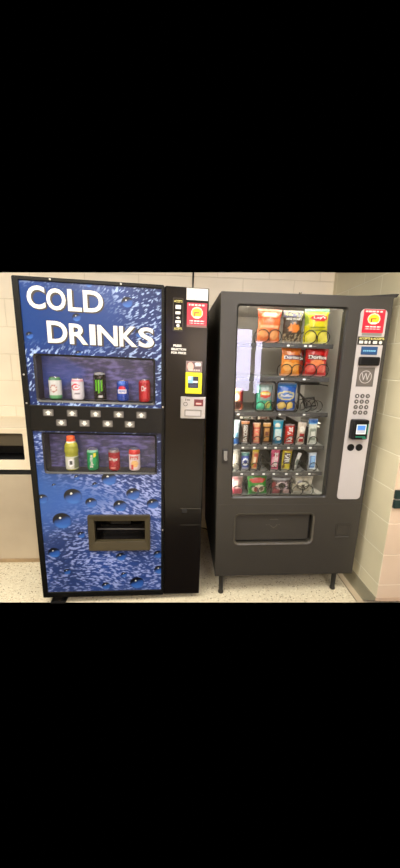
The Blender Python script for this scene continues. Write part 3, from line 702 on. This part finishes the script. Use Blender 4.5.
# fallen / empty-column fittings seen on the third shelf: guard hoops in front of the goods
def hoop(parent, u0, u1, z0, z1):
    mb = MB(); P = rrect(u0, u1, z0, z1, .022, 5); mb.tube([(a, .078, b) for a, b in P] + [(P[0][0], .078, P[0][1])], .0058, 6, cap=False)
    return mb.build('guard_hoop', M['coil'], parent, 'S', smooth=True)
third = bpy.data.objects['shelf.002']
hoop(third, .228, .345, 1.218, 1.395); hoop(third, .352, .488, 1.218, 1.398)
mb = MB(); mb.tube([(.49, .10, 1.385), (.50, .12, 1.33), (.545, .13, 1.29), (.60, .12, 1.30), (.615, .12, 1.25), (.55, .12, 1.24), (.53, .12, 1.30)], .007, 8); mb.box(.50, .63, .13, .2, 1.375, 1.392)
mb.tube([(.49, .09, 1.39), (.60, .09, 1.385), (.665, .09, 1.375)], .004, 6)
mb.build('dispenser_arm', M['dark'], third, K)
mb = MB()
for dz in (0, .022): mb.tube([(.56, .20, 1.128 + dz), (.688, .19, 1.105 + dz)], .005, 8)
part(mb.build('pale_bars', M['white'], S, K, smooth=True), 'two pale bars at the right of the fourth shelf')  # two slanting white bars drawing a pale streak
mb = MB(); mb.box(.60, .665, .3, .5, 1.43, 1.60, 0); mb.build('air_duct', M['dark'], S, K, bevel=.004)
mb = MB()
for u in (.696, .708, .72): mb.box(u, u + .003, .06, .075, .70, 1.79)
mb.build('side_rails', M['rail'], S, K)
lt = MB(); lt.box(.10, .69, .062, .072, 1.808, 1.820); part(lt.build('light_tube', emit_mat('cabinet_light', (255, 244, 226), 22), S, K), 'lit tube inside the top of the cabinet')
lt = MB(); lt.box(.0775, .082, .062, .072, .70, 1.79); part(lt.build('light_tube', emit_mat('cabinet_light_side', (255, 246, 232), 50), S, K), 'lit tube up the left side inside the cabinet')

lt = MB(); lt.box(.728, .7325, .062, .072, .70, 1.79); part(lt.build('light_tube', bpy.data.materials['cabinet_light_side'], S, K), 'added lit tube up the right side to brighten the cabinet')  # extra glowing strip added to brighten the interior
# ------------------------------------------------------------------ packets
def packet(name, cat, lab, group, u, z0, z1, w, fn, T=.05, dep=.115, text=(), tilt=0., lean=0., nx=18, nzz=26, zig=True, box=False, roll=0.):
    H = z1 - z0; ct, st = math.cos(tilt), math.sin(tilt)
    e = empty(name, world('S', u, dep, z0), FR['S']['a']); tag(e, lab, cat, group)
    seed = u * 37 + z0 * 11
    def bulge(s, t):    # s,t in 0..1
        c = .055 if not box else 0
        if box: return T / 2
        if t < c or t > 1 - c: return .0012
        q = (t - c) / (1 - 2 * c); v = (math.sin(PI * q) ** .55) * (1 - abs(2 * s - 1) ** 3.2)
        return .0012 + T / 2 * max(0, v) * (1 + .10 * noise.noise(Vector((s * 5, t * 6, seed))))
    def pos(s, t, side):
        q = 1 - .10 * math.sin(PI * t) ** .8 + .012 * noise.noise(Vector((s * 2, t * 9, seed))) * 4
        x = (s - .5) * w * q; y = bulge(s, t) * side; z = t * H
        if not box and zig and t in (0, 1): z += (.002 if round(s * nx) % 2 else 0) * (1 if t == 0 else -1)
        y += .0022 * noise.noise(Vector((x * 70, z * 55, seed))) if not box else 0
        y += lean * z
        return (x * ct + z * st, y, -x * st + z * ct)
    vs, cs, fs = [], [], []
    for side in (-1, 1):
        for j in range(nzz + 1):
            for i in range(nx + 1):
                s, t = i / nx, j / nzz; vs.append(pos(s, t, side)); c = tuple(.86 * v ** 1.18 for v in fn(s, t))
                if not box and (t < .05 or t > .95): c = mixc(c, rgb(230, 230, 226), .25)
                cs.append(c)
    R = nx + 1; O = R * (nzz + 1)
    for j in range(nzz):
        for i in range(nx):
            a = j * R + i; fs.append((a, a + 1, a + R + 1, a + R)); fs.append((O + a, O + a + R, O + a + R + 1, O + a + 1))
    for j in range(nzz):
        a = j * R; fs.append((a, a + R, O + a + R, O + a)); a = j * R + nx; fs.append((a, O + a, O + a + R, a + R))
    for i in range(nx):
        fs.append((i, O + i, O + i + 1, i + 1)); a = nzz * R + i; fs.append((a, a + 1, O + a + 1, O + a))
    mb = MB(); mb.add(vs, fs); o = mb.build('wrapper' if not box else 'carton', M['film'], e, smooth=not box); set_art(o, cs)
    for k, tx in enumerate(text):
        s, s0, s1, t0, t1, m = tx[:6]; up = len(tx) > 6
        def surf(a, b):
            if up: # vertical lettering, reading upwards
                ca, cb = (s0 + s1) / 2, (t0 + t1) / 2; fa = (a - s0) / (s1 - s0) - .5; fb = (b - t0) / (t1 - t0) - .5
                a, b = ca - fb * (s1 - s0), cb + fa * (t1 - t0)
            p = pos(min(.999, max(.001, a)), min(.999, max(.001, b)), -1); return (p[0], p[1] - .0009, p[2])
        mt = MB(); put_text(mt, s, s0, s1, t0, t1, 0, 0, .03, surf); mt.build('packet_lettering', m, e)
    return e
WH, YL, RD = M['lettering'], M['yellow_ink'], M['red_ink']
BK = mat('black_ink', (24, 20, 20), .5); BU = mat('blue_ink', (30, 60, 140), .5); MR = mat('maroon_ink', (110, 20, 36), .5)
def chips(cols, n=2, z=.22):
    return [('e', .28, z, .19, .11, cols), ('e', .72, z, .19, .11, cols)]
# --- top shelf
g1, g2, g3 = 'snack bags on the top shelf', 'snack bags on the second shelf', 'snack bags on the third shelf'
B = 'bag of snacks'
packet('snack_bag', B, 'pale orange snack bag on the top shelf, left of the brown bag', g1, .290, 1.615, 1.800, .142,
       layers((222, 124, 70), [('r', 0, 1, .72, .95, (206, 92, 48)), ('e', .5, .82, .34, .09, (232, 190, 160)), ('r', .26, .74, .79, .85, (248, 240, 232)), ('r', .1, .9, .44, .52, (236, 190, 150)), ('e', .28, .28, .2, .13, (236, 168, 112)), ('e', .72, .24, .2, .14, (240, 176, 120))], .25), tilt=0.02)
def brown(s, t):
    c = rgb(78, 66, 56)
    n = noise.noise(Vector((s * 9, t * 13, 3)))
    if t > .8: c = rgb(96, 98, 130) if n > -.1 else rgb(190, 186, 120)
    x, y = (s - .52) / .3, (t - .46) / .13
    if x * x + y * y * (1 + .8 * n) < 1: c = rgb(226, 142, 66)
    if t < .3 and noise.noise(Vector((s * 22, t * 22, 8))) > .12: c = rgb(176, 160, 134)
    return c
packet('snack_bag', B, 'dark brown snack bag with an orange picture on the top shelf', g1, .430, 1.615, 1.797, .122, brown, text=(("MISS VICKIE'S", .12, .9, .70, .77, WH), ))
packet('snack_bag', B, 'bright yellow green chip bag with red oval on the top shelf', g1, .570, 1.615, 1.810, .152,
       layers((214, 206, 34), [('r', 0, 1, .9, 1, (80, 150, 130)), ('e', .58, .73, .36, .1, (208, 44, 60)), ('r', .2, .85, .44, .47, (120, 130, 30)), ('r', .15, .9, .38, .4, (120, 130, 30)), ('e', .3, .2, .2, .14, (236, 226, 110)), ('e', .78, .2, .18, .14, (236, 226, 110)), ('e', .04, .7, .1, .2, (150, 170, 60))], .1), text=(("Lay's", .32, .84, .69, .78, WH),), T=.055, tilt=-0.03)
packet('snack_bag', B, 'golden orange corn chip bag on the second shelf', g2, .434, 1.428, 1.598, .122,
       layers((222, 140, 40), [('r', 0, 1, .72, 1, (206, 118, 34)), ('r', .12, .95, .56, .72, (92, 50, 90)), ('e', .3, .34, .24, .16, (240, 184, 110)), ('e', .7, .3, .24, .17, (238, 176, 96)), ('e', .5, .1, .3, .08, (226, 160, 84))], .2), text=(('Doritos', .1, .95, .58, .69, WH),))
packet('snack_bag', B, 'dark red corn chip bag half hidden on the second shelf', g2, .503, 1.428, 1.592, .05,
       layers((124, 20, 26), [('r', 0, 1, .56, .7, (40, 16, 20)), ('e', .5, .35, .4, .2, (160, 60, 40))], .2), T=.03, dep=.15, text=(('Do', .2, .8, .58, .68, WH),))
packet('snack_bag', B, 'bright red corn chip bag at the right of the second shelf', g2, .584, 1.428, 1.602, .146,
       layers((190, 18, 26), [('r', 0, 1, .86, 1, (150, 14, 22)), ('e', .5, .46, .3, .11, (236, 150, 96)), ('e', .28, .27, .24, .15, (224, 110, 98)), ('e', .74, .27, .22, .15, (226, 120, 104)), ('e', .5, .63, .44, .09, (96, 10, 20))], .2), text=(('Doritos', .1, .92, .58, .70, WH),), T=.055, tilt=0.03)
# --- third shelf
packet('snack_bag', B, 'narrow orange and dark snack bag at the left end of the third shelf', g3, .131, 1.218, 1.352, .062,
       layers((206, 120, 90), [('r', 0, .4, 0, 1, (236, 180, 120)), ('r', .7, 1, .3, 1, (150, 50, 60)), ('e', .4, .22, .4, .2, (74, 36, 30)), ('e', .3, .6, .3, .14, (232, 208, 190))], .3), T=.035)
packet('snack_bag', B, 'silvery teal chip bag behind a black wire hoop', g3, .290, 1.218, 1.378, .104,
       layers((150, 170, 166), [('r', 0, 1, 0, .42, (28, 168, 138)), ('e', .5, .62, .36, .13, (206, 70, 60)), ('e', .5, .66, .3, .07, (236, 210, 90)), ('e', .3, .2, .2, .14, (110, 206, 170)), ('e', .72, .22, .18, .14, (214, 216, 120)), ('r', 0, .18, .4, 1, (60, 164, 140))], .2), text=(("Lay's", .28, .74, .59, .68, WH),), dep=.118)
packet('snack_bag', B, 'bright blue chip bag with a pale oval behind a black wire hoop', g3, .420, 1.218, 1.388, .134,
       layers((24, 104, 196), [('r', 0, 1, .86, 1, (60, 140, 210)), ('e', .5, .55, .44, .16, (226, 214, 140)), ('e', .5, .55, .36, .11, (90, 130, 190)), ('e', .3, .2, .2, .14, (236, 204, 110)), ('e', .68, .2, .2, .14, (240, 214, 130)), ('e', .3, .2, .12, .08, (250, 226, 150))], .1), text=(('Ruffles', .2, .82, .51, .60, WH),), dep=.118)
# --- bars, fourth shelf
gb = 'bars and packets on the fourth shelf'; cb = 'snack bar'
BAR = dict(T=.026, nx=10, nzz=26)
packet('snack_packet', 'snack packet', 'pale blue packet at the left end of the fourth shelf', gb, .125, .999, 1.160, .045, layers((206, 222, 226), [('r', 0, 1, 0, .3, (60, 110, 170)), ('r', .3, .8, .3, .5, (120, 170, 200)), ('r', 0, .3, .3, 1, (170, 190, 190))], .1), **BAR)
packet('candy_bar', cb, 'dark brown candy bar with pale upright lettering, first bar of the fourth shelf', gb, .182, 1.010, 1.154, .053, layers((74, 52, 44), [('r', .18, .82, .1, .8, (120, 96, 88)), ('r', 0, 1, .86, 1, (190, 120, 50)), ('r', .3, .7, .02, .1, (200, 196, 190))], .3), text=(('SNICKERS', .25, .75, .12, .82, WH, 1),), **BAR)
packet('candy_bar', cb, 'reddish tan candy bar between two brown ones on the fourth shelf', gb, .253, 1.010, 1.143, .050, layers((196, 96, 78), [('r', .15, .85, .1, .7, (222, 176, 140)), ('r', 0, 1, .8, 1, (214, 168, 120)), ('r', 0, .15, 0, 1, (150, 46, 40))], .25), text=(('TWIX', .2, .8, .18, .66, RD, 1),), **BAR)
packet('candy_bar', cb, 'brown and gold candy bar left of the teal one on the fourth shelf', gb, .317, 1.010, 1.143, .050, layers((88, 48, 30), [('r', .18, .85, .12, .74, (196, 150, 92)), ('r', 0, 1, .84, 1, (206, 160, 84)), ('r', .3, .7, .4, .6, (120, 60, 40))], .3), **BAR)
packet('candy_bar', cb, 'bright teal packet in the middle of the fourth shelf', gb, .388, 1.006, 1.163, .066, layers((44, 164, 190), [('r', .2, .8, .3, .62, (206, 226, 226)), ('e', .4, .78, .3, .08, (226, 226, 210)), ('r', 0, 1, 0, .2, (24, 126, 160)), ('e', .6, .25, .25, .08, (236, 236, 226))], .2), **BAR)
packet('candy_bar', cb, 'bright red short candy packet on the fourth shelf', gb, .463, 1.008, 1.135, .064, layers((190, 40, 34), [('r', .2, .8, .2, .8, (206, 60, 48)), ('r', 0, 1, .9, 1, (120, 24, 20))], .15), text=(('Kit Kat', .22, .8, .12, .86, WH, 1),), **BAR)
packet('candy_bar', cb, 'white and red packet with torn looking top on the fourth shelf', gb, .534, 1.004, 1.148, .056, layers((214, 200, 184), [('r', .3, .85, .12, .5, (176, 56, 60)), ('e', .5, .7, .4, .12, (240, 234, 220)), ('r', .3, .7, .3, .36, (230, 220, 210))], .3), tilt=.05, **BAR)
packet('drink_carton', 'snack packet', 'white upright packet with blue top at the right end of the fourth shelf', gb, .609, 1.006, 1.172, .060, layers((214, 218, 206), [('r', 0, 1, .84, 1, (30, 116, 190)), ('r', 0, 1, .78, .84, (120, 180, 216)), ('r', .2, .84, .16, .62, (150, 160, 146)), ('r', .3, .7, .3, .5, (226, 228, 216))], .25), T=.03, nx=10, nzz=26)
gl = 'packets lying on top of the bars'
for u, w, lab, c2 in ((.195, .095, 'white packet lying flat above the first bars of the fourth shelf', (96, 110, 90)), (.300, .080, 'pale tan packet lying flat above the gold candy bar', (150, 96, 76))):
    e = packet('snack_packet', 'snack packet', lab, gl, u, 1.158, 1.186, w, layers((226, 220, 206), [('r', .2, .75, .25, .7, c2), ('r', .3, .6, .4, .55, (236, 230, 220))], .3), T=.03, dep=.14, nx=20, nzz=8, zig=False)
# --- fifth shelf
gf = 'bars and packets on the fifth shelf'
packet('snack_packet', 'snack packet', 'grey crinkled packet at the left end of the fifth shelf', gf, .129, .840, .972, .054, layers((150, 148, 138), [('r', .2, .7, .2, .8, (176, 172, 160))], .5, 2), **BAR)
packet('cookie_packet', 'snack packet', 'blue packet with round white emblem on the fifth shelf', gf, .190, .840, .957, .062, layers((60, 84, 160), [('r', 0, 1, .78, 1, (44, 128, 120)), ('e', .5, .46, .36, .2, (226, 230, 236)), ('e', .5, .46, .22, .12, (30, 60, 140)), ('r', 0, 1, 0, .14, (170, 176, 206))], .12), **BAR)
packet('candy_bar', cb, 'yellow and tan leaning bar right of the round emblem packet', gf, .245, .842, .984, .044, layers((214, 170, 110), [('r', 0, 1, .82, 1, (206, 190, 50)), ('r', .25, .8, .1, .75, (200, 96, 70)), ('r', .3, .6, .3, .6, (236, 214, 180)), ('e', .2, .2, .3, .08, (190, 170, 50))], .25), tilt=.10, **BAR)
packet('candy_packet', cb, 'pink candy packet in the middle of the fifth shelf', gf, .376, .840, .984, .060, layers((214, 90, 130), [('r', .2, .85, .2, .6, (236, 170, 190)), ('r', 0, 1, .86, 1, (240, 130, 160)), ('r', .3, .8, .64, .76, (150, 30, 70)), ('e', .6, .14, .3, .06, (130, 40, 70))], .2), text=(('Starburst', .2, .8, .14, .8, WH, 1),), tilt=.07, **BAR)
packet('candy_packet', cb, 'yellow and brown candy packet right of the pink one', gf, .450, .840, .984, .066, layers((212, 198, 50), [('r', .15, .85, .28, .78, (74, 36, 46)), ('r', 0, 1, .86, 1, (190, 150, 90)), ('e', .3, .14, .2, .07, (140, 110, 40))], .15), text=(("M&M's", .2, .8, .32, .74, WH, 1),), tilt=.09, **BAR)
packet('candy_stick', cb, 'thin white stick packet leaning in a nearly empty column', gf, .512, .840, .955, .026, layers((214, 214, 206), [('r', .2, .8, .3, .6, (120, 130, 120))], .1), tilt=.30, T=.014, nx=8, nzz=20, dep=.12)
packet('gum_packet', 'snack packet', 'small blue and white packet at the right end of the fifth shelf', gf, .627, .840, .953, .052, layers((206, 218, 228), [('r', .18, .84, .14, .84, (70, 124, 190)), ('r', .3, .72, .2, .78, (150, 190, 226))], .15), **BAR)
# --- bottom shelf
gz = 'bags on the bottom shelf'
packet('candy_bag', 'bag of sweets', 'pale pink bag at the left end of the bottom shelf', gz, .142, .671, .795, .082, layers((206, 150, 150), [('r', 0, 1, 0, .35, (190, 84, 100)), ('e', .5, .6, .35, .2, (226, 196, 186)), ('r', .6, 1, .5, 1, (150, 120, 110))], .3), T=.04)
packet('candy_bag', 'bag of sweets', 'green bag with red heading on the bottom shelf', gz, .279, .671, .808, .132, layers((44, 140, 44), [('e', .5, .74, .42, .12, (190, 50, 46)), ('e', .55, .34, .34, .2, (214, 206, 180)), ('e', .42, .3, .12, .14, (160, 60, 50)), ('e', .7, .34, .1, .12, (120, 90, 60)), ('r', 0, 1, .9, 1, (90, 170, 70))], .25), T=.045, tilt=-0.05)
packet('cookie_bag', 'bag of sweets', 'black bag with round dark and pink picture on the bottom shelf', gz, .435, .671, .800, .138, layers((64, 46, 50), [('r', .05, .95, .78, .9, (150, 150, 150)), ('e', .5, .5, .32, .22, (190, 170, 170)), ('e', .5, .52, .2, .14, (34, 28, 32)), ('e', .25, .2, .18, .14, (170, 90, 96)), ('e', .75, .2, .18, .14, (206, 176, 170)), ('e', .12, .5, .1, .2, (140, 50, 60))], .35), T=.045)
packet('cookie_bag', 'bag of sweets', 'pale grey bag with dark ring picture at the right of the bottom shelf', gz, .575, .671, .796, .140, layers((176, 170, 152), [('e', .5, .55, .34, .26, (90, 86, 74)), ('e', .5, .55, .24, .18, (196, 192, 174)), ('e', .5, .5, .1, .1, (70, 66, 58)), ('r', .1, .9, .08, .2, (206, 204, 190)), ('r', 0, .16, .6, 1, (90, 86, 80))], .35), T=.045)

# ================================================================== CORDS, CREAM UNIT, RIBBED BRACKET
mb = MB(); P = [world('D', .885, .74, 1.883), world('D', .884, .79, 1.90), (-.083, YB - .0125, 1.99), (-.082, YB - .0125, 2.1), (-.081, YB - .0125, 2.168)]
mb.tube(P, .006, 8); tag(mb.build('power_cable', M['black'], smooth=True), 'dark cable running up the wall above the drinks machine', 'cable')
mb = MB(); mb.tube([(-.02, YB - .016, .05), (-.02, YB - .016, 1.2)], .010, 10); tag(mb.build('wall_conduit', M['plug'], smooth=True), 'pale thin conduit on the wall between the two machines', 'conduit')
mb = MB(); mb.tube([(-.03, 2.62, .10), (.02, 2.60, .075), (.06, 2.62, .06), (.10, 2.64, .03), (.14, 2.66, .007), (.3, 2.66, .007)], .005, 8)
tag(mb.build('black_cable', M['black'], smooth=True), 'short dark power cord sagging in the gap between the machines', 'cord')

U = tag(empty('wall_cabinet', (-1.66, 2.135, 0), .06), 'cream metal cabinet with a black recess, cut by the left edge of the picture', 'cabinet')
mb = MB(); ring(mb, rrect(-.5, .56, .730, 1.028, .004), rrect(-.36, .437, .800, .990, .010), 0, .02, yin=.006)
mb.box(-.5, .56, .02, .50, .730, 1.028, skip='f')
mb.build('cabinet_top', M['cream'], U, bevel=.003)
mb = MB(); mb.box(-.39, .46, .021, .22, .79, 1.0, skip='f'); mb.f = [tuple(reversed(f)) for f in mb.f]; mb.build('recess', M['void'], U)
mb = MB(); mb.box(-.385, .455, .03, .04, .898, .992); mb.build('recess_shutter', mat('brown_smoked_plastic', (70, 62, 48), .3), U)
mb = MB(); mb.box(-.5, .56, .012, .06, .692, .722); mb.box(-.5, .56, .06, .5, .692, .73); mb.tube([(-.5, .008, .708), (.56, .008, .708)], .008, 10); mb.build('seam_trim', M['black'], U)
mb = MB(); mb.box(-.5, .56, 0, .5, .03, .692); mb.build('lower_door', M['cream_low'], U, bevel=.003)
mb = MB(); mb.box(-.5, .56, -.004, .5, 0, .03); mb.build('plinth', mat('scuffed_plinth', (150, 128, 94), .6, var=.2, vscale=12), U, bevel=.003)

R_ = tag(empty('wall_bumper', rfp(.004, .002, .712), AW), 'dark green black ribbed holder at the right edge of the picture, near the wall corner', 'holder')
mb = MB()
for z in (0, .058):
    mb.box(0, .16, -.016, -.0, z, z + .05)
    for k in range(5): mb.box(-.005, 0, -.015, -.002, z + .003 + k * .0095, z + .009 + k * .0095)
mb.build('ribbed_body', M['green_black'], R_, bevel=.002)
mb = MB(); mb.box(.004, .16, -.012, 0, .05, .058); mb.build('joint_strip', M['grey'], R_)

# ================================================================== CAMERA, WORLD, VIEW
sc = bpy.context.scene
w = bpy.data.worlds.new('world'); sc.world = w; w.use_nodes = True; w.node_tree.nodes['Background'].inputs[0].default_value = (0, 0, 0, 1); w.node_tree.nodes['Background'].inputs[1].default_value = 0
cam = bpy.data.cameras.new('camera'); co = bpy.data.objects.new('camera', cam); COL.objects.link(co); sc.camera = co
f_px, pitch, roll, h = 323.37, .226, .0232, 1.4938
cam.sensor_fit = 'HORIZONTAL'; cam.sensor_width = 36; cam.lens = 36 * f_px / 400; cam.clip_start = .02
cam.shift_y = -(434 - 437) / 400 * 1.0
co.location = (0, 0, h)
co.rotation_euler = (Matrix.Rotation(PI / 2 - pitch, 4, 'X') @ Matrix.Rotation(roll, 4, 'Z')).to_euler()
sc.view_settings.view_transform = 'Standard'; sc.view_settings.look = 'None'; sc.view_settings.gamma = 1; sc.view_settings.use_curve_mapping = False
sc.view_settings.exposure = -.03
